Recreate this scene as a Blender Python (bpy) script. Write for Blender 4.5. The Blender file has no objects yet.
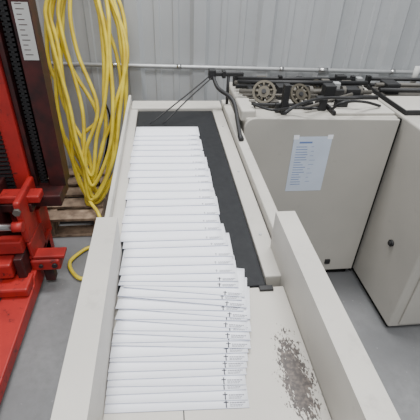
import bpy, bmesh, math, random
from mathutils import Vector, Matrix
random.seed(7)
COL = bpy.context.scene.collection
R = math.radians
# ------------------------------------------------------------------ camera
F = 385.0; TH = R(34.49); PS = R(7.63); RO = R(2.5); CZ = 1.5
def ray(px, py):
    u0 = (210-py)/F; r0 = (px-210)/F
    r = r0*math.cos(RO)-u0*math.sin(RO); u = r0*math.sin(RO)+u0*math.cos(RO)
    fw = math.cos(TH)+math.sin(TH)*u
    dn = math.sin(TH)-math.cos(TH)*u
    return Vector((fw*math.sin(PS)+r*math.cos(PS), fw*math.cos(PS)-r*math.sin(PS), -dn))
def PZ(px, py, z):
    d = ray(px, py); t = (z-CZ)/d.z
    return Vector((d.x*t, d.y*t, z))
def PY(px, py, y):
    d = ray(px, py); t = y/d.y
    return Vector((d.x*t, y, CZ+d.z*t))
def PL(px, py, a, b):            # plane y = a + b z
    d = ray(px, py); t = (a+b*CZ)/(d.y-b*d.z)
    return Vector((d.x*t, d.y*t, CZ+d.z*t))
cam = bpy.data.cameras.new('camera'); co = bpy.data.objects.new('camera', cam); COL.objects.link(co)
cam.sensor_width = 36; cam.lens = F/420*36; cam.clip_start = .02
co.matrix_world = Matrix.Translation((0,0,CZ)) @ Matrix.Rotation(-PS,4,'Z') @ Matrix.Rotation(math.pi/2-TH,4,'X') @ Matrix.Rotation(RO,4,'Z')
bpy.context.scene.camera = co
# ------------------------------------------------------------------ materials
def mat(name, col, rough=.5, metal=0, col2=None, scale=8, bump=0, bscale=60, detail=4, lo=.35, hi=.7, spec=.5):
    m = bpy.data.materials.new(name); m.use_nodes = True
    nt = m.node_tree; b = nt.nodes['Principled BSDF']
    b.inputs['Roughness'].default_value = rough; b.inputs['Metallic'].default_value = metal
    b.inputs['Specular IOR Level'].default_value = spec
    tc = nt.nodes.new('ShaderNodeTexCoord')
    n = nt.nodes.new('ShaderNodeTexNoise'); n.inputs['Scale'].default_value = scale; n.inputs['Detail'].default_value = detail
    nt.links.new(tc.outputs['Object'], n.inputs['Vector'])
    r = nt.nodes.new('ShaderNodeValToRGB'); nt.links.new(n.outputs['Fac'], r.inputs['Fac'])
    if col2 is None: col2 = tuple(c*.88 for c in col)
    r.color_ramp.elements[0].position = lo; r.color_ramp.elements[1].position = hi
    r.color_ramp.elements[0].color = (*col2, 1); r.color_ramp.elements[1].color = (*col, 1)
    nt.links.new(r.outputs['Color'], b.inputs['Base Color'])
    if bump:
        n2 = nt.nodes.new('ShaderNodeTexNoise'); n2.inputs['Scale'].default_value = bscale
        nt.links.new(tc.outputs['Object'], n2.inputs['Vector'])
        bp = nt.nodes.new('ShaderNodeBump'); bp.inputs['Strength'].default_value = bump; bp.inputs['Distance'].default_value = .003
        nt.links.new(n2.outputs['Fac'], bp.inputs['Height']); nt.links.new(bp.outputs['Normal'], b.inputs['Normal'])
    return m
def over(m, scale, lo, hi, col, detail=8, rough=.7, fac=1.0):
    # a second noise layer of dirt / chips over the base colour
    nt = m.node_tree; b = nt.nodes['Principled BSDF']; src = b.inputs['Base Color'].links[0].from_socket
    tc = nt.nodes.new('ShaderNodeTexCoord'); n = nt.nodes.new('ShaderNodeTexNoise')
    n.inputs['Scale'].default_value = scale; n.inputs['Detail'].default_value = detail; n.inputs['Roughness'].default_value = rough
    nt.links.new(tc.outputs['Object'], n.inputs['Vector'])
    r = nt.nodes.new('ShaderNodeValToRGB'); r.color_ramp.elements[0].position = lo; r.color_ramp.elements[1].position = hi
    r.color_ramp.elements[0].color = (0,0,0,1); r.color_ramp.elements[1].color = (fac,fac,fac,1)
    nt.links.new(n.outputs['Fac'], r.inputs['Fac'])
    mx = nt.nodes.new('ShaderNodeMixRGB'); nt.links.new(r.outputs['Color'], mx.inputs[0]); nt.links.new(src, mx.inputs[1]); mx.inputs[2].default_value = (*col,1)
    nt.links.new(mx.outputs[0], b.inputs['Base Color']); return m
M = {}
M['beige'] = over(mat('beige_paint', (.545,.52,.47), .5, bump=.06, bscale=400, scale=5), 14, .58, .72, (.35,.325,.29), fac=.55)
M['beige_d'] = over(mat('beige_cabinet_paint', (.46,.437,.39), .5, bump=.05, bscale=400, scale=3, col2=(.41,.392,.352)), 9, .60, .75, (.31,.29,.26), fac=.45)
M['belt'] = mat('belt_rubber', (.014,.015,.017), .6, col2=(.009,.010,.012), scale=60, bump=.05, bscale=500, spec=.3)
M['black'] = mat('black_metal', (.013,.013,.014), .55)
M['rubber'] = mat('black_rubber', (.012,.012,.012), .8, spec=.2)
M['steel'] = mat('steel', (.55,.55,.54), .3, metal=1)
M['zinc'] = mat('zinc', (.50,.51,.51), .5, metal=.5, scale=20)
M['dull'] = mat('dull_grey_metal', (.13,.12,.105), .6, metal=.3, scale=30)
M['brass'] = mat('tarnished_brass', (.10,.088,.066), .5, metal=.5, scale=40)
M['red'] = over(mat('red_paint', (.40,.018,.014), .5, col2=(.22,.012,.010), scale=6, bump=.05, lo=.32, hi=.62, detail=8), 22, .57, .66, (.035,.010,.009), fac=.8)
M['redd'] = mat('dark_red_paint', (.065,.009,.008), .5, col2=(.016,.005,.005), scale=14)
M['paper'] = mat('white_paper', (.92,.935,.99), .65, col2=(.90,.915,.97), scale=6)
M['edge_shade'] = mat('paper_edge_shade', (.22,.27,.50), .8)  # dark blue tint paints shade lines onto the envelope edges
M['sheet'] = mat('note_sheet', (.62,.69,.80), .6)
M['ink'] = mat('grey_ink', (.045,.045,.06), .7)
M['tink'] = mat('text_ink', (.22,.22,.26), .7)
M['fink'] = mat('faint_grey_ink', (.34,.34,.39), .7)
M['blueink'] = mat('blue_ink', (.16,.24,.50), .7)
M['yellow'] = mat('yellow_hose', (.84,.68,.05), .4, col2=(.58,.43,.03), scale=12)
M['wood'] = mat('pallet_wood', (.36,.26,.18), .8, col2=(.14,.095,.065), scale=18, bump=.3)
M['wall'] = over(mat('wall_metal', (.50,.515,.525), .42, col2=(.42,.435,.445), scale=1.3, lo=.3, hi=.75), 5, .55, .75, (.34,.35,.35), fac=.5)
M['sticker'] = mat('sticker_grey', (.50,.50,.48), .5)
M['floor'] = over(over(mat('concrete', (.26,.262,.264), .42, col2=(.165,.168,.172), scale=2.4, bump=.04, bscale=90, detail=8), 24, .42, .7, (.17,.17,.172), fac=.7), 60, .64, .68, (.42,.42,.41), fac=.6)
def scuff_mat(cx, cy):          # beige paint worn through in one patch
    m = over(mat('scuffed_beige', (.54,.512,.46), .5, scale=5, bump=.06, bscale=400), 30, .66, .72, (.36,.33,.28), fac=.4)
    nt = m.node_tree; b = nt.nodes['Principled BSDF']; src = b.inputs['Base Color'].links[0].from_socket
    tc = nt.nodes.new('ShaderNodeTexCoord'); mp = nt.nodes.new('ShaderNodeMapping'); mp.vector_type = 'POINT'
    sx, sy = 1/.031, 1/.094
    mp.inputs['Scale'].default_value = (sx, sy, 0); mp.inputs['Location'].default_value = (-cx*sx, -cy*sy, 0)
    nt.links.new(tc.outputs['Object'], mp.inputs['Vector'])
    ln = nt.nodes.new('ShaderNodeVectorMath'); ln.operation = 'LENGTH'; nt.links.new(mp.outputs[0], ln.inputs[0])
    st_ = nt.nodes.new('ShaderNodeMapping'); st_.inputs['Rotation'].default_value = (0,0,R(32)); st_.inputs['Scale'].default_value = (1.0, .42, 1.0)
    nt.links.new(tc.outputs['Object'], st_.inputs['Vector'])
    n = nt.nodes.new('ShaderNodeTexNoise'); n.inputs['Scale'].default_value = 270; n.inputs['Detail'].default_value = 6; n.inputs['Roughness'].default_value = .66
    nt.links.new(st_.outputs[0], n.inputs['Vector'])
    n2 = nt.nodes.new('ShaderNodeTexNoise'); n2.inputs['Scale'].default_value = 60; n2.inputs['Detail'].default_value = 3
    nt.links.new(tc.outputs['Object'], n2.inputs['Vector'])
    am = nt.nodes.new('ShaderNodeMath'); am.operation = 'MULTIPLY_ADD'; am.inputs[1].default_value = .45; nt.links.new(n2.outputs['Fac'], am.inputs[0]); nt.links.new(n.outputs['Fac'], am.inputs[2])
    d = nt.nodes.new('ShaderNodeMath'); d.operation = 'MULTIPLY_ADD'; d.inputs[1].default_value = -.36; d.inputs[2].default_value = 1.03
    nt.links.new(ln.outputs['Value'], d.inputs[0])
    c = nt.nodes.new('ShaderNodeMath'); c.operation = 'LESS_THAN'; nt.links.new(am.outputs[0], c.inputs[0]); nt.links.new(d.outputs[0], c.inputs[1])
    n3 = nt.nodes.new('ShaderNodeTexNoise'); n3.inputs['Scale'].default_value = 150
    nt.links.new(tc.outputs['Object'], n3.inputs['Vector'])
    rr = nt.nodes.new('ShaderNodeValToRGB'); rr.color_ramp.elements[0].color = (.045,.036,.032,1); rr.color_ramp.elements[1].color = (.12,.095,.08,1)
    rr.color_ramp.elements[0].position = .42; rr.color_ramp.elements[1].position = .68
    nt.links.new(n3.outputs['Fac'], rr.inputs['Fac'])
    mx = nt.nodes.new('ShaderNodeMixRGB'); nt.links.new(c.outputs[0], mx.inputs[0]); nt.links.new(src, mx.inputs[1]); nt.links.new(rr.outputs['Color'], mx.inputs[2])
    nt.links.new(mx.outputs[0], b.inputs['Base Color'])
    return m
# ------------------------------------------------------------------ mesh builder
class MB:
    def __init__(s): s.bm = bmesh.new()
    def box(s, x0, x1, y0, y1, z0, z1, rot=None, piv=None):
        vs = [s.bm.verts.new((x, y, z)) for x in (x0, x1) for y in (y0, y1) for z in (z0, z1)]
        for f in ((0,1,3,2),(4,6,7,5),(0,4,5,1),(2,3,7,6),(0,2,6,4),(1,5,7,3)): s.bm.faces.new([vs[i] for i in f])
        if rot is not None: bmesh.ops.rotate(s.bm, cent=piv or ((x0+x1)/2,(y0+y1)/2,(z0+z1)/2), matrix=rot, verts=vs)
        return s
    def prism(s, poly, axis, a, b):
        def mk(p, c):
            return {'x': (c, p[0], p[1]), 'y': (p[0], c, p[1]), 'z': (p[0], p[1], c)}[axis]
        A = [s.bm.verts.new(mk(p, a)) for p in poly]; B = [s.bm.verts.new(mk(p, b)) for p in poly]
        n = len(poly); s.bm.faces.new(A); s.bm.faces.new(B[::-1])
        for i in range(n): s.bm.faces.new((A[i], B[i], B[(i+1)%n], A[(i+1)%n]))
        return s
    def tube(s, pts, r, n=10, caps=True):
        pts = [Vector(p) for p in pts]; rings = []; prev = None
        for i, p in enumerate(pts):
            d = (pts[min(i+1, len(pts)-1)]-pts[max(i-1, 0)])
            if d.length < 1e-7: d = Vector((0,0,1))
            d.normalize()
            if prev is None:
                a = Vector((0,0,1)) if abs(d.z) < .9 else Vector((1,0,0)); u = d.cross(a).normalized()
            else:
                u = prev - d*prev.dot(d)
                u.normalize()
            prev = u; v = d.cross(u)
            rings.append([s.bm.verts.new(p+(u*math.cos(k*2*math.pi/n)+v*math.sin(k*2*math.pi/n))*r) for k in range(n)])
        for a, b in zip(rings, rings[1:]):
            for k in range(n): s.bm.faces.new((a[k], a[(k+1)%n], b[(k+1)%n], b[k])).smooth = True
        if caps: s.bm.faces.new(rings[0][::-1]); s.bm.faces.new(rings[-1])
        return s
    def annulus(s, c, ax, r0, r1, w, n=28):
        c = Vector(c); ax = Vector(ax).normalized(); a = Vector((0,0,1)) if abs(ax.z) < .9 else Vector((1,0,0))
        u = ax.cross(a).normalized(); v = ax.cross(u); L = []
        for k in range(n):
            e = u*math.cos(k*2*math.pi/n)+v*math.sin(k*2*math.pi/n)
            L.append([s.bm.verts.new(c+e*rr+ax*h) for rr, h in ((r0,-w/2),(r1,-w/2),(r1,w/2),(r0,w/2))])
        for k in range(n):
            a_, b_ = L[k], L[(k+1)%n]
            for q in range(4): s.bm.faces.new((a_[q], a_[(q+1)%4], b_[(q+1)%4], b_[q]))
        return s
    def build(s, name, m, parent=None, origin=None, bev=0, seg=2, kind=None):
        bmesh.ops.recalc_face_normals(s.bm, faces=s.bm.faces)
        o = bpy.data.objects.new(name, bpy.data.meshes.new(name)); COL.objects.link(o)
        if parent is not None:
            org = wl(parent); o.parent = parent
        else:
            if origin is None:
                xs = [v.co for v in s.bm.verts]
                origin = (sum(v.x for v in xs)/len(xs), sum(v.y for v in xs)/len(xs), min(v.z for v in xs))
            org = Vector(origin); o.location = org
        bmesh.ops.translate(s.bm, vec=-org, verts=s.bm.verts)
        s.bm.to_mesh(o.data); s.bm.free(); o.data.materials.append(m)
        if bev:
            b = o.modifiers.new('bevel', 'BEVEL'); b.width = bev; b.segments = seg; b.limit_method = 'ANGLE'
        if kind: o['kind'] = kind
        return o
def wl(o):
    v = Vector(o.location)
    while o.parent: o = o.parent; v += o.location
    return v
def empty(name, loc, label, cat, group=None):
    o = bpy.data.objects.new(name, None); COL.objects.link(o); o.location = loc; o.empty_display_size = .1
    return tag(o, label, cat, group)
def tag(o, label, cat=None, group=None):
    o['label'] = label
    if cat: o['category'] = cat
    if group: o['group'] = group
    return o
def smooth(pts, k=6):
    pts = [Vector(p) for p in pts]; P = [pts[0]*2-pts[1]]+pts+[pts[-1]*2-pts[-2]]; out = []
    for i in range(1, len(P)-2):
        a, b, c, d = P[i-1:i+3]
        for j in range(k):
            t = j/k
            out.append(.5*((2*b)+(c-a)*t+(2*a-5*b+4*c-d)*t*t+(3*b-a-3*c+d)*t**3))
    out.append(pts[-1]); return out
# ------------------------------------------------------------------ setting
MB().box(-5, 5, -2.5, 4.5, -.05, 0).build('floor', M['floor'], origin=(0,0,0), kind='structure')
WS = .060
WA = -math.atan(WS); WO = Vector((.29, 2.55, 0))
def wall_y(x): return WO.y-WS*(x-WO.x)
b = MB(); prof = []; pitch = .405; off = -.06
for k in range(-12, 12):
    x = k*pitch+off
    prof += [(x-.060, 0), (x-.036, -.036), (x+.036, -.036), (x+.060, 0)]
    for q in (.36, .64):
        m_ = x+pitch*q
        prof += [(m_-.022, 0), (m_-.014, -.008), (m_+.014, -.008), (m_+.022, 0)]
lo = [b.bm.verts.new((x, y, 0)) for x, y in prof]; hi = [b.bm.verts.new((x, y, 3.6)) for x, y in prof]
for i in range(len(prof)-1): b.bm.faces.new((lo[i], lo[i+1], hi[i+1], hi[i]))
w = b.build('wall_back', M['wall'], origin=(0,0,0), kind='structure'); w.location = WO; w.rotation_euler.z = WA
PO = .055
c0 = Vector((-3.5, wall_y(-3.5)-PO, .864)); c1 = Vector((3.2, wall_y(3.2)-PO, .864))
cd = empty('conduit_pipe', ((c0+c1)/2), 'thin grey conduit pipe running horizontally across the corrugated wall', 'pipe')
MB().tube([c0, c1], .013, 14).build('pipe', M['zinc'], cd)
dd = (c1-c0).normalized()
for x in (-1.5, -.72, .10, .75, 1.48):
    p = Vector((x, wall_y(x)-PO, .864))
    MB().tube([p-dd*.014, p+dd*.014], .0160, 14).build('pipe_strap', M['steel'], cd)
for x in (-.30, 1.02):
    p = Vector((x, wall_y(x)-PO, .864))
    MB().tube([p-dd*.03, p+dd*.03], .0170, 14).build('coupling', M['steel'], cd)
# ------------------------------------------------------------------ conveyor   (S = sideways position)
S = .0255
H = .857; BX0, BX1 = -.146+S, .197+S; BY0, BY1 = .62, 1.75
cv = empty('belt_conveyor', (.055, 1.0, 0), 'beige delivery conveyor with black belt carrying the row of white envelopes', 'conveyor')
MB().box(BX0, BX1, BY0-.004, BY1, H-.012, H).build('belt', M['belt'], cv, bev=.004)
MB().tube([(BX0-.002, BY0+.02, H-.03), (BX1+.002, BY0+.02, H-.03)], .028, 20).build('end_roller', M['steel'], cv)
MB().box(-.188+S, .285+S, .66, 1.82, H-.15, H-.014).build('body', M['beige'], cv, bev=.003)
MB().box(-.192+S, BX0-.002, .70, 1.82, H-.15, H+.004).build('side_rail', M['beige'], cv, bev=.003)
MB().box(-.192+S, -.180+S, .70, 1.85, H+.001, H+.042).build('rail_lip', M['beige'], cv, bev=.002)
MB().box(BX1+.002, .247+S, .64, 1.82, H-.15, H+.003).build('side_rail', M['beige'], cv, bev=.003)
MB().box(.2472+S, .2502+S, .70, 1.82, H-.03, H-.003).build('rail_gap_shade', M['black'], cv)  # black strip standing in for the shade between side rail and guide rail
MB().prism([(.70,H-.02),(1.82,H-.02),(1.82,H+.030),(.74,H+.030)], 'x', .2505+S, .286+S).build('guide_rail', M['beige'], cv, bev=.004)
MB().box(-.178+S, .248+S, 1.756, 1.86, H-.06, H+.012).build('end_cover', M['beige'], cv, bev=.006)
tb = MB().box(-.142+S, .236+S, .08, BY0-.008, H-.010, H-.002).build('delivery_table', None, cv, bev=.002)
sp = PZ(296, 374, H)
tb.data.materials.clear(); tb.data.materials.append(scuff_mat(sp.x-wl(cv).x, sp.y-wl(cv).y))
sm = PZ(184, 417, H)
MB().box(sm.x-.001, sm.x+.001, .08, .36, H-.0022, H-.0012).build('table_seam', M['black'], cv)
MB().box(BX1-.02, BX1+.012, BY0-.022, BY0-.008, H-.004, H+.004).build('belt_scraper', M['black'], cv, bev=.001)
GT = CZ-.53
def guard(x0, x1):
    g = MB(); t = .002
    g.prism([(x0,GT),(x1,GT),(x1,H-.10),(x1-t,H-.10),(x1-t,GT-t),(x0+t,GT-t),(x0+t,H-.10),(x0,H-.10)], 'y', .08, .749)
    g.box(x0+t, x1-t, .747, .749, H-.10, GT-t)
    return g.build('side_guard', M['beige'], cv)
guard(-.190+S, -.142+S); guard(.237+S, .285+S)
MB().box(-.186+S, .279+S, .10, .70, H-.14, H-.102).build('table_frame', M['beige'], cv, bev=.003)
MB().box(-.138+S, .233+S, .10, .61, H-.10, H-.0105).build('table_box', M['beige_d'], cv)
for x in (-.165+S, .235+S):
    for y in (.16, .95, 1.70):
        MB().box(x-.02, x+.02, y-.02, y+.02, 0.012, H-.13).box(x-.032, x+.032, y-.032, y+.032, 0, .012).build('leg', M['beige_d'], cv, bev=.002)
for y in (.80, 1.15, 1.55):
    MB().tube([(.222+S, y, H+.002), (.222+S, y, H+.005)], .0045, 10).build('screw', M['zinc'], cv)
# ------------------------------------------------------------------ hold-down arm
ar = empty('hold_down_arm', (.27+S, 1.75, H+.030), 'black lever arm with two thin rods reaching over the far end of the belt', 'arm')
A = PY(212, 74, 1.76)
B_ = PY(244, 71, 1.76)
MB().box(A.x-.01, B_.x, 1.752, 1.770, A.z-.009, A.z+.009).build('cross_bar', M['black'], ar, bev=.004)
MB().box(A.x-.016, A.x+.016, 1.742, 1.78, A.z-.022, A.z+.022).build('hub', M['black'], ar, bev=.005)
MB().box(A.x+.045, A.x+.062, 1.745, 1.777, A.z-.016, A.z+.016).build('collar', M['black'], ar, bev=.003)
MB().tube([(.268+S, 1.76, H+.030), (.268+S, 1.76, A.z-.008)], .007, 10).build('post', M['black'], ar)
MB().tube(smooth([PY(213,76,1.755), PY(218,88,1.68), PY(230,97,1.60), PY(235,106,1.55), PY(238,124,1.44), PZ(241,140,H+.036)], 5), .0088, 8).build('lever', M['black'], ar)
for q, (px, py) in enumerate(((150,124),(163,124))):
    e = PZ(px, py, H+.010)
    MB().tube(smooth([A+Vector((.018*q,0,0)), A.lerp(e, .5)+Vector((.01,0,.006)), e], 6), .0030, 8).build('rod', M['black'], ar)
e = PZ(241,140,H+.030)
MB().box(e.x-.010, e.x+.010, e.y-.010, e.y+.022, H+.030, H+.042).build('foot', M['black'], ar, bev=.003)
# ------------------------------------------------------------------ envelopes
W, L, TK = .255, .106, .0012
def env_mesh():
    bm = bmesh.new(); nx, ny = 10, 4; top = {}; bot = {}
    for i in range(nx+1):
        for j in range(ny+1):
            x = -W/2+W*i/nx; y = L*j/ny
            e = min(1, min(i, nx-i)*1.4, min(j, ny-j)*1.0+.5)
            top[i,j] = bm.verts.new((x, y, TK*(.62+.38*e))); bot[i,j] = bm.verts.new((x, y, 0))
    for i in range(nx):
        for j in range(ny):
            f = bm.faces.new((top[i,j], top[i+1,j], top[i+1,j+1], top[i,j+1])); f.smooth = True
            bm.faces.new((bot[i,j], bot[i,j+1], bot[i+1,j+1], bot[i+1,j]))
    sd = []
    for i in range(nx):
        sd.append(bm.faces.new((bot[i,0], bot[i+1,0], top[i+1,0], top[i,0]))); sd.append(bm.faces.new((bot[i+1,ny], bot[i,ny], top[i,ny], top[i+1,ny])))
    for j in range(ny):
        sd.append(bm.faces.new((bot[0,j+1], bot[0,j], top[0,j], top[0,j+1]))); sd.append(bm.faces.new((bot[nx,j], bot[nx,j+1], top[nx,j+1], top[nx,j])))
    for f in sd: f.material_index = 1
    me = bpy.data.meshes.new('envelope'); bm.to_mesh(me); bm.free(); me.materials.append(M['paper']); me.materials.append(M['edge_shade']); return me
def print_mesh(faint):              # small upright cross with lines of text to its right, at the right end
    b = MB(); z0, z1 = TK+.00005, TK+.00020
    cx = W/2-.041
    if faint: b.box(cx-.0008, cx+.0008, .0025, .0130, z0, z1); b.box(cx-.0028, cx+.0028, .0088, .0101, z0, z1)
    else: b.box(cx-.0011, cx+.0011, .0008, .0146, z0, z1); b.box(cx-.0044, cx+.0044, .0092, .0112, z0, z1)
    nf = len(b.bm.faces)
    rnd = random.Random(3)
    for y, xe, h in ((.0082, W/2-.006, .0021), (.0052, W/2-.010, .0011), (.0028, W/2-.014, .0011)):
        x = cx+.0065
        while x < xe:
            l = min(rnd.uniform(.002, .0058), xe+.001-x); b.box(x, x+l, y, y+h, z0, z1); x += l+.0008
    bmesh.ops.recalc_face_normals(b.bm, faces=b.bm.faces)
    b.bm.faces.ensure_lookup_table()
    for f in b.bm.faces[nf:]: f.material_index = 1
    me = bpy.data.meshes.new('return_address'); b.bm.to_mesh(me); b.bm.free()
    me.materials.append(M['fink' if faint else 'ink']); me.materials.append(M['fink' if faint else 'tink']); return me
em, pm, pf = env_mesh(), print_mesh(False), print_mesh(True)
#      near edge centre y, yaw, sideways nudge
near = [(409,-2.8,0),(401,-3.4,0),(392,-2.6,.001),(384,-4.0,-.001),(376,-2.4,.001),(369,-2.8,-.002),(361,-4.4,.003),(355,-2.2,-.001),(347,-6.2,.004),
        (342,-3.4,.009),(337,-8.0,.000),(332,-5.0,.012),(325,-10.0,.003),(321,-5.4,.007),(315,-10.6,.014),(311,-5.8,-.001),(304,-11.2,.010),(300,-6.8,.002),(294,-10.6,.010),(288,-5.6,.000),(283,-4.0,.003)]
rnd = random.Random(4)
far = [(py, rnd.uniform(-2.8,-.6), rnd.uniform(-.004,.004)) for py in (275,266,257,247,240,230,222,214,205,198,190,182,176,169,162,155,149,144,139,135)]
lft = [(138,134),(180,127.5),(230,122),(257,118),(285,113),(300,109),(345,106),(412,105)]
rgt = [(138,199),(180,211.5),(230,222.5),(250,227),(256,240),(280,241),(290,245),(304,249),(338,248),(352,245),(412,246)]
def ip(T, py):
    if py <= T[0][0]: return T[0][1]
    for (a, xa), (c, xc) in zip(T, T[1:]):
        if a <= py <= c: return xa+(xc-xa)*(py-a)/(c-a)
    return T[-1][1]
ords = 'first second third fourth fifth sixth seventh eighth ninth tenth eleventh twelfth thirteenth fourteenth fifteenth sixteenth seventeenth eighteenth nineteenth twentieth twenty-first twenty-second'.split()
zs = lambda y, e: e[1]*max(0, (e[0]+L-y)/L)
prev = None; rows = near+far; NN = len(near)
for i, (py, yw, dx) in enumerate(rows):
    zz = H+.004 if i < 3 else H+.010
    a = PZ(ip(lft, py), py, zz); c = PZ(ip(rgt, py), py, zz); p = (a+c)/2
    wd_ = min(.268, max(.243, (c-a).length))
    base = H if p.y > BY0-.06 else H-.002
    front = i < NN
    zn = 0 if prev is None else zs(p.y, prev)+TK+(.0009 if 7 < i < NN else .0008)
    prev = (p.y, zn); yaw = R(yw)
    x = p.x+dx
    if p.y < .76: x = max(x, -.142+S+.0012+wd_/2)
    o = bpy.data.objects.new('envelope', em); COL.objects.link(o)
    c = bpy.data.objects.new('return_address', pm if front else pf); COL.objects.link(c); c.parent = o
    o.location = (x, p.y, base+.0003+zn); o.rotation_euler = (-math.asin(min(.5, zn/L)), 0, yaw); o.scale = (wd_/W, 1, 1)
    if i == 0: lab = 'white envelope nearest the camera, bottommost of the fanned pile'
    elif front: lab = f'white envelope in the fanned near pile, {ords[i]} from the nearest'
    elif i == len(rows)-1: lab = 'farthest white envelope, wholly uncovered at the far end of the row'
    else: lab = f'white envelope shingled on the black belt, {ords[i-NN]} beyond the fanned pile'
    tag(o, lab, 'envelope', 'white envelopes shingled along the conveyor')
# ------------------------------------------------------------------ cabinets
CT = .922; CX0, CX1, CY = .325, 1.000, 1.478
c1_ = empty('inserter_cabinet', (.65, 1.7, 0), 'beige machine cabinet with a printed note on its front, beside the belt', 'machine')
MB().box(CX0+.004, CX1, CY+.008, 2.0, .05, CT).build('body', M['beige_d'], c1_, bev=.012, seg=3)
rr = .045; poly = [(CX1,.055),(CX1,CT-.006)]+[(CX0+rr-rr*math.sin(a*math.pi/12), CT+.004-rr+rr*math.cos(a*math.pi/12)) for a in range(7)]+[(CX0,.055)]
MB().prism(poly, 'y', CY-.006, CY+.010).build('front_door', M['beige_d'], c1_, bev=.004, seg=3)
MB().box(CX1-.002, CX1+.018, CY+.012, CY+.03, .03, CT-.01).build('gap_shade_strip', M['rubber'], c1_)  # added black strip imitating the shade in the gap between the cabinets
MB().box(CX0+.02, CX1-.01, CY+.03, 1.98, 0, .052).build('plinth', M['rubber'], c1_)
lt = PY(327, 261, CY-.006)
MB().box(lt.x-.014, lt.x+.014, CY-.016, CY-.005, lt.z-.014, lt.z+.014).build('latch', M['black'], c1_, bev=.003)
MB().box(CX0-.012, CX0+.05, CY+.02, 1.66, CT-.02, CT+.028).build('corner_bracket', M['beige'], c1_, bev=.008, seg=3)
MB().box(CX0+.40, CX1-.01, CY+.03, 1.68, CT, CT+.012).build('tray', M['beige'], c1_, bev=.004)
MB().box(CX0+.395, CX1-.005, 1.680, 1.70, CT, CT+.026).box(CX0+.385,CX0+.397,CY+.03,1.70,CT,CT+.018).build('tray_edge', M['black'], c1_)
MB().box(CX0+.06, CX1-.01, 1.72, 1.98, CT, CT+.006).build('mechanism_bed', M['dull'], c1_)
def on(px, py, z): return PZ(px, py, CT+z)
def wheel(px, py, y, r, ax):
    c = PY(px, py, y); c.z = max(c.z, CT+r+.004)
    ax = Vector(ax).normalized()
    b = MB().annulus(c, ax, r*.80, r, .012); b.annulus(c, ax, r*.18, r*.50, .014)
    u = ax.cross(Vector((0,0,1))).normalized(); v = ax.cross(u)
    for k in range(9):
        a = k*2*math.pi/9; e = u*math.cos(a)+v*math.sin(a); b.tube([c+e*r*.38, c+e*r*.84], r*.13, 6)
    o = b.build('perforated_wheel', M['brass'], c1_)
    MB().tube([c-ax*.03, c+ax*.014], r*.20, 10).build('axle', M['black'], o)
    MB().box(c.x-.010, c.x+.010, c.y+.012, c.y+.032, CT, c.z+.012).build('wheel_bracket', M['black'], c1_, bev=.001)
wheel(264, 92, 1.64, .051, (-.35,-1,.75)); wheel(300, 95, 1.62, .049, (.25,-1,.8)); wheel(316, 86, 1.80, .030, (.2,-1,.5))
def bar(pts, r, m='black', name='linkage_rod', n=8, par=None): return MB().tube(pts, r, n).build(name, M[m], par or c1_)
def blk(px, py, w, d, h, name='bracket', m='black', par=None):
    p = on(px, py, 0); return MB().box(p.x-w/2, p.x+w/2, p.y, p.y+d, CT, CT+h).build(name, M[m], par or c1_, bev=.003)
blk(284, 115, .026, .03, .125, 'upright_bracket'); blk(282, 113, .06, .02, .040); blk(322, 111, .035, .06, .05, 'clamp_block'); blk(341, 110, .055, .03, .045, 'clamp_block')
blk(333, 102, .09, .02, .055); blk(352, 100, .07, .06, .050, 'motor_block'); blk(318, 97, .05, .06, .03, 'motor_block', 'dull')
blk(348, 92, .05,.05,.045,'motor_block','dull'); blk(360, 97, .03,.03,.04); blk(340, 88, .05,.04,.06,'motor_block'); blk(250,97,.02,.05,.04)
blk(325, 88, .04,.05,.04,'motor_block','dull'); blk(300,86,.03,.04,.04); blk(262, 84,.05,.03,.035,'guide_block','dull')
blk(335,98,.03,.03,.07,'guide_block','zinc'); blk(358,88,.03,.03,.05,'guide_block','zinc')
blk(274,108,.04,.03,.03,'guide_block','dull'); blk(308,110,.04,.03,.035); blk(328,105,.05,.05,.085,'motor_block'); blk(281,100,.04,.06,.06,'motor_block'); blk(252,108,.03,.02,.03,'guide_block','dull')
for y, z, r, m in ((1.93,.036,.009,'black'),(1.88,.030,.009,'dull'),(1.80,.055,.011,'black'),(1.84,.022,.010,'black'),(1.74,.030,.010,'dull'),(1.60,.018,.007,'black'),(1.66,.040,.006,'dull')):
    bar([(CX0+.02,y,CT+z),((CX1-.02) if y>1.7 else CX0+.36,y-.01,CT+z)], r, m)
bar(smooth([on(285,113,.12), on(300,104,.09), on(325,98,.06), on(362,98,.06)]), .006)
bar(smooth([on(330,110,.03), on(345,102,.08), on(365,102,.05), on(380,106,.02)]), .006)
bar(smooth([on(252,104,.04), on(272,110,.05), on(290,108,.03), on(318,108,.05)]), .005)
bar([on(305,108,.02), on(352,94,.05)], .007, 'dull')
for x in (CX0+.03, CX0+.26, CX1-.03): MB().box(x-.010, x+.010, 1.915, 1.94, CT, CT+.052).build('rod_support', M['black'], c1_, bev=.002)
for x in (.60, .68, .76, .84, .92): MB().annulus((x,1.735,CT+.032), (1,0,0), .005, .024, .016, 18).build('roller', M['dull'], c1_)
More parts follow.
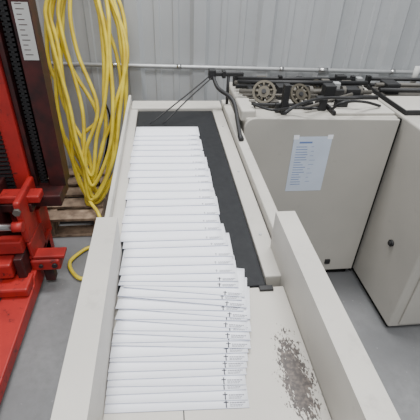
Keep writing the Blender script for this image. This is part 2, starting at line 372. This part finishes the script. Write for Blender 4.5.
# cabinet 2
D0 = 1.021
c2_ = empty('side_cabinet', (1.36, 1.5, 0), 'beige machine cabinet with black round knob, at the right edge of the photo', 'machine')
MB().box(D0, 1.76, 1.088, 1.98, .035, CT+.002).build('body', M['beige_d'], c2_, bev=.010, seg=3)
MB().box(D0+.045, 1.72, 1.078, 1.089, .06, CT-.03).build('front_door', M['beige_d'], c2_, bev=.004)
MB().box(D0+.02, 1.74, 1.12, 1.95, 0, .036).build('plinth', M['rubber'], c2_)
d = ray(392, 243); t = D0/d.x; kp = Vector((D0, d.y*t, CZ+d.z*t))
MB().tube([(D0+.002,kp.y,kp.z),(D0-.010,kp.y,kp.z)], .016, 18).tube([(D0-.009,kp.y,kp.z),(D0-.016,kp.y,kp.z)], .010, 18).build('knob', M['black'], c2_)
MB().box(D0+.02,1.72,1.50,1.515,CT+.002,CT+.022).box(D0+.01,D0+.02,1.50,1.88,CT+.002,CT+.022).build('tray_edge', M['black'], c2_, bev=.002)
MB().box(D0+.022, 1.68, 1.52, 1.72, CT+.002, CT+.016).build('tray', M['beige'], c2_, bev=.003)
MB().box(D0+.022, 1.68, 1.73, 1.95, CT+.002, CT+.010).build('mechanism_bed', M['dull'], c2_)
for y, z, r, m in ((1.90,.045,.009,'black'),(1.80,.045,.010,'dull'),(1.75,.035,.010,'black'),(1.85,.03,.009,'black')):
    MB().tube([(D0+.01,y,CT+z),(1.66,y-.02,CT+z)], r).build('linkage_rod', M[m], c2_)
MB().box(D0+.01,D0+.03,1.89,1.915,CT,CT+.060).build('rod_support', M['black'], c2_)
MB().box(D0+.05,D0+.12,1.76,1.84,CT,CT+.06).build('motor_block', M['black'], c2_, bev=.004)
p = PY(413, 82, 1.93)
MB().tube([(p.x,1.93,CT),(p.x,1.93,CT+.10)], .014, 18).build('reservoir', M['sticker'], c2_)
# note
NY = CY-.0065
q = [PY(292,137,NY), PY(331,136,NY), PY(322,190,NY), PY(287,191,NY)]
x0 = (q[0].x+q[3].x)/2; x1 = (q[1].x+q[2].x)/2; z1 = (q[0].z+q[1].z)/2; z0 = (q[2].z+q[3].z)/2
nt_ = tag(MB().box(x0, x1, NY-.0015, NY-.0005, z0, z1).build('paper_note', M['sheet']), 'white printed sheet taped to the front of the beige cabinet', 'note')
b = MB(); w_ = x1-x0; h_ = z1-z0; rnd = random.Random(5)
b.box(x0+w_*.16, x0+w_*.5, NY-.0018, NY-.0014, z1-h_*.115, z1-h_*.085)
for k in range(16):
    z = z1-h_*(.17+.046*k)
    b.box(x0+w_*.10, x0+w_*(.10+rnd.uniform(.18,.34)), NY-.0018, NY-.0014, z-.0030, z)
for k in range(9):
    z = z1-h_*(.17+.08*k); b.box(x0+w_*.5, x0+w_*(.5+rnd.uniform(.06,.16)), NY-.0018, NY-.0014, z-.0018, z)
b.build('printed_text', M['blueink'], nt_)
for xx, zz in ((x0+.01, z1), (x1-.01, z1)):
    MB().box(xx-.012, xx+.012, NY-.0021, NY-.0016, zz-.012, zz+.008).build('tape', M['paper'], nt_)
# ------------------------------------------------------------------ pallet
pl = empty('wooden_pallet', (-.68, 2.25, 0), 'worn wooden pallet on the floor under the yellow hose', 'pallet')
PX0, PX1, PY0 = -1.0, -.40, 1.92
for k in range(5):
    y = PY0+.135*k
    MB().box(PX0, PX1, y, y+.095, .118, .136).build('deck_board', M['wood'], pl, bev=.002)
for x in (PX0, (PX0+PX1)/2-.02, PX1-.04): MB().box(x, x+.04, PY0, PY0+.63, .020, .118).build('stringer', M['wood'], pl, bev=.002)
for y in (PY0, PY0+.26, PY0+.53): MB().box(PX0, PX1, y, y+.095, .002, .020).build('bottom_board', M['wood'], pl, bev=.002)
# ------------------------------------------------------------------ hose
HA = 2.04
HB = (wall_y(-.5)-.10-HA)/1.40
def hp(px, py, j=0): return PL(px, py, HA-j, HB)
path = []; rh = random.Random(33)
loops = [(48,46,60,195,116,126,112),(52,49,66,203,124,123,106),(58,56,70,182,108,113,98),(62,66,82,200,118,124,110),(51,56,72,176,102,108,100),(64,58,64,194,116,116,98),(56,48,74,205,124,125,110),(60,70,90,170,106,108,94),(49,62,66,198,114,121,112),(70,72,94,186,112,114,100)]
for k, (a, b_, c, bot, e, f, g) in enumerate(loops):
    j = .012+.026*(k % 5); w2 = lambda s: rh.uniform(-s, s)
    path += [hp(76+k, -58, j), hp(a+w2(5), 0, j), hp(b_+w2(7), 48+w2(12), j), hp(c+w2(8), 115+w2(12), j), hp((c+90)/2+w2(8), bot-32, j), hp(96+w2(7), bot, j), hp(e-3+w2(4), bot-38, j), hp(e+w2(6), 108+w2(12), j), hp(f+w2(7), 55, j), hp(g+w2(7), 0, j)]
path += [hp(84, -58, .02), hp(60, 10, .03), hp(58, 110, .05), hp(84, 190, .05)]
path += [Vector((-.40, 1.90, .165)), Vector((-.41, 1.83, .03)), PZ(84, 250, .015), PZ(70, 262, .015), PZ(74, 274, .015), PZ(84, 278, .015), PZ(96, 262, .015), PZ(104,235,.015)]
hz = empty('yellow_hose', (path[0].x, path[0].y, 0), 'long yellow hose hanging in coiled loops in front of the wall', 'hose')
MB().tube(smooth(path, 7), .0108, 8).build('hose', M['yellow'], hz)
hk = path[0]; wy = wall_y(hk.x)
tag(MB().tube(smooth([(hk.x+.02, wy, hk.z-.0), (hk.x+.02, hk.y-.04, hk.z-.035), (hk.x+.02, hk.y-.09, hk.z+.02)]), .010).build('wall_hook', M['steel']), 'steel hook on the wall holding the yellow hose', 'hook')
for pts, lab in (([(127,110),(124,140),(128,175),(118,200),(112,218)], 'thin black cable hanging down behind the left rail of the conveyor'),
                 ([(103,95),(110,120),(104,160),(98,178),(104,192)], 'thin black cable hanging among the loops of the yellow hose')):
    v = [PL(px, py, HA+.06, HB*.8) for px, py in pts]
    v[-1].z = max(v[-1].z, .15 if v[-1].x < -.38 else .008)
    x = v[0].x; v = [Vector((x+.01, wall_y(x)-.045, .915)), Vector((x, wall_y(x)-PO-.026, .869))]+v
    tag(MB().tube(smooth(v), .0055, 8).build('cable', M['rubber']), lab, 'cable')
# ------------------------------------------------------------------ red lift stacker
st = empty('lift_stacker', (-.80, 1.6, 0), 'red hand lift stacker with dark mast and steel axle, left of the conveyor', 'stacker')
def SB(name, m, *boxes, bev=.004):
    b = MB()
    for q in boxes: b.box(*q)
    return b.build(name, M[m], st, bev=bev)
mx0, mx1, my = -.668, -.512, 1.76; MZ = .46
MB().prism([(mx0,my),(mx0+.020,my),(mx0+.020,my+.012),(mx0+.014,my+.012),(mx0+.014,my+.088),(mx1-.012,my+.088),(mx1-.012,my+.012),(mx1-.078,my+.012),(mx1-.078,my),(mx1,my),(mx1,my+.10),(mx0,my+.10)], 'z', MZ, 2.1).build('mast_channel', M['redd'], st, bev=.002)
b = MB()
for k in range(84):
    z = MZ+k*.0195
    b.box(mx0+.026, mx0+.060, my+.03, my+.045, z, z+.012); b.box(mx0+.036, mx0+.050, my+.026, my+.05, z+.011, z+.021)
b.build('lift_chain', M['black'], st)
SB('mast_post', 'red', (-.83, mx0-.004, my-.02, my+.12, .10, 2.1), bev=.008)
b = MB()
for k in range(75):
    z = .36+k*.022; b.box(-.825, -.745, my-.036, my-.018, z, z+.012)
b.build('rack', M['black'], st)
SB('mast_post', 'red', (-1.22, -1.06, my-.02, my+.12, .10, 2.1), bev=.008)
SB('mast_panel', 'redd', (-1.06, -.83, my+.06, my+.08, .20, 2.1))
s0 = PY(25, 2, my); s1 = PY(36, 60, my)
stk = MB().box(mx1-.064, mx1-.004, my-.004, my+.0005, s1.z, s0.z).build('sticker', M['sticker'], st)
b = MB()
for k in range(11): b.box(mx1-.054, mx1-.022-(k%3)*.006, my-.0046, my-.0038, s1.z+.02+k*.019, s1.z+.023+k*.019)
b.build('sticker_lines', M['redd'], stk)
X = .020
SB('cross_beam', 'red', (-1.4, -.62+X, 1.60, 1.68, .46, .50), bev=.008)
SB('cover_strip', 'redd', (-1.4, -.66+X, 1.595, 1.67, .415, .458))
SB('mast_foot', 'redd', (-.83, mx1-.01, 1.66, 1.84, .40, .462), bev=.006)
SB('cross_beam', 'red', (-1.4, -.66+X, 1.66, 1.74, .30, .38))
SB('side_plate', 'red', (-.705+X, -.675+X, 1.50, 1.75, .30, .53), bev=.010)
SB('side_plate', 'red', (-.695+X, -.675+X, 1.50, 1.70, .13, .30), bev=.008)
SB('side_plate', 'redd', (-.83+X,-.80+X,1.51,1.75,.16,.54), bev=.006)
MB().tube([(-.69+X,1.50,.485),(-.69+X,1.485,.485)], .018, 6).build('bolt', M['dull'], st)
MB().tube([(-1.3,1.48,.415),(-.72+X,1.48,.415)], .017, 16).build('axle', M['steel'], st)
MB().tube([(-.72+X,1.48,.415),(-.675+X,1.48,.415)], .024, 16).build('axle_boss', M['red'], st)
SB('carriage_arm', 'red', (-1.3, -.70+X, 1.46, 1.52, .27, .34), bev=.006)
SB('carriage_block', 'red', (-1.2, -.75+X, 1.40, 1.50, .17, .255), bev=.010)
SB('outrigger_bracket', 'red', (-.70+X, -.56+X, 1.49, 1.58, .13, .195), bev=.010)
SB('outrigger_plate', 'red', (-.70+X,-.535+X,1.50,1.57,.197,.214), bev=.004)
SB('outrigger_plate', 'redd', (-.74+X,-.70+X,1.42,1.60,.12,.27), bev=.006)
MB().tube([(-.585+X,1.49,.165),(-.585+X,1.480,.165)], .014, 6).build('bolt', M['black'], st)
MB().tube([(-.65+X,1.49,.165),(-.65+X,1.481,.165)], .011, 6).build('bolt', M['black'], st)
SB('stop_block', 'redd', (-.66+X,-.61+X,1.52,1.57,.03,.132), bev=.006)
def leg(x0, x1):
    MB().prism([(.45,.03),(1.75,.03),(1.75,.14),(1.44,.14),(1.42,.105),(.50,.085),(.45,.06)], 'x', x0, x1).build('base_leg', M['red'], st, bev=.006)
    MB().box(x0+.03, x0+.075, .70, 1.38, .098, .108).build('leg_slot', M['black'], st)
leg(-.86, -.655); leg(-1.40, -1.20)
SB('leg_step', 'red', (-.80,-.66,1.34,1.46,.105,.155), bev=.010)
SB('leg_shoe', 'black', (-.87,-.80,1.12,1.20,.02,.110), bev=.006)
SB('base_beam', 'red', (-1.4, -.655, 1.56, 1.80, .03, .16))
SB('base_plate', 'black', (-1.2, -.86, 1.0, 1.55, .05, .08))
for y in (.56, 1.68):
    for x in (-.80, -1.34): MB().tube([(x,y,.04),(x+.07,y,.04)], .040, 20).build('wheel', M['rubber'], st)
# ------------------------------------------------------------------ light
def area(name, loc, size, e, rot=(0,0,0), col=(1,1,1)):
    l = bpy.data.lights.new(name, 'AREA'); l.shape = 'RECTANGLE'; l.size, l.size_y = size; l.energy = e; l.color = col
    o = bpy.data.objects.new(name, l); COL.objects.link(o); o.location = loc; o.rotation_euler = rot
area('ceiling_light', (.4, 2.0, 4.2), (2.6, .6), 160, rot=(R(-10),0,0), col=(1,1,1))
area('ceiling_light', (.2, -.9, 4.0), (2.6, 1.0), 108, rot=(R(20),0,0), col=(1,1,1))
wd = bpy.data.worlds.new('world'); bpy.context.scene.world = wd; wd.use_nodes = True
wd.node_tree.nodes['Background'].inputs[0].default_value = (.93,.96,1,1); wd.node_tree.nodes['Background'].inputs[1].default_value = .60
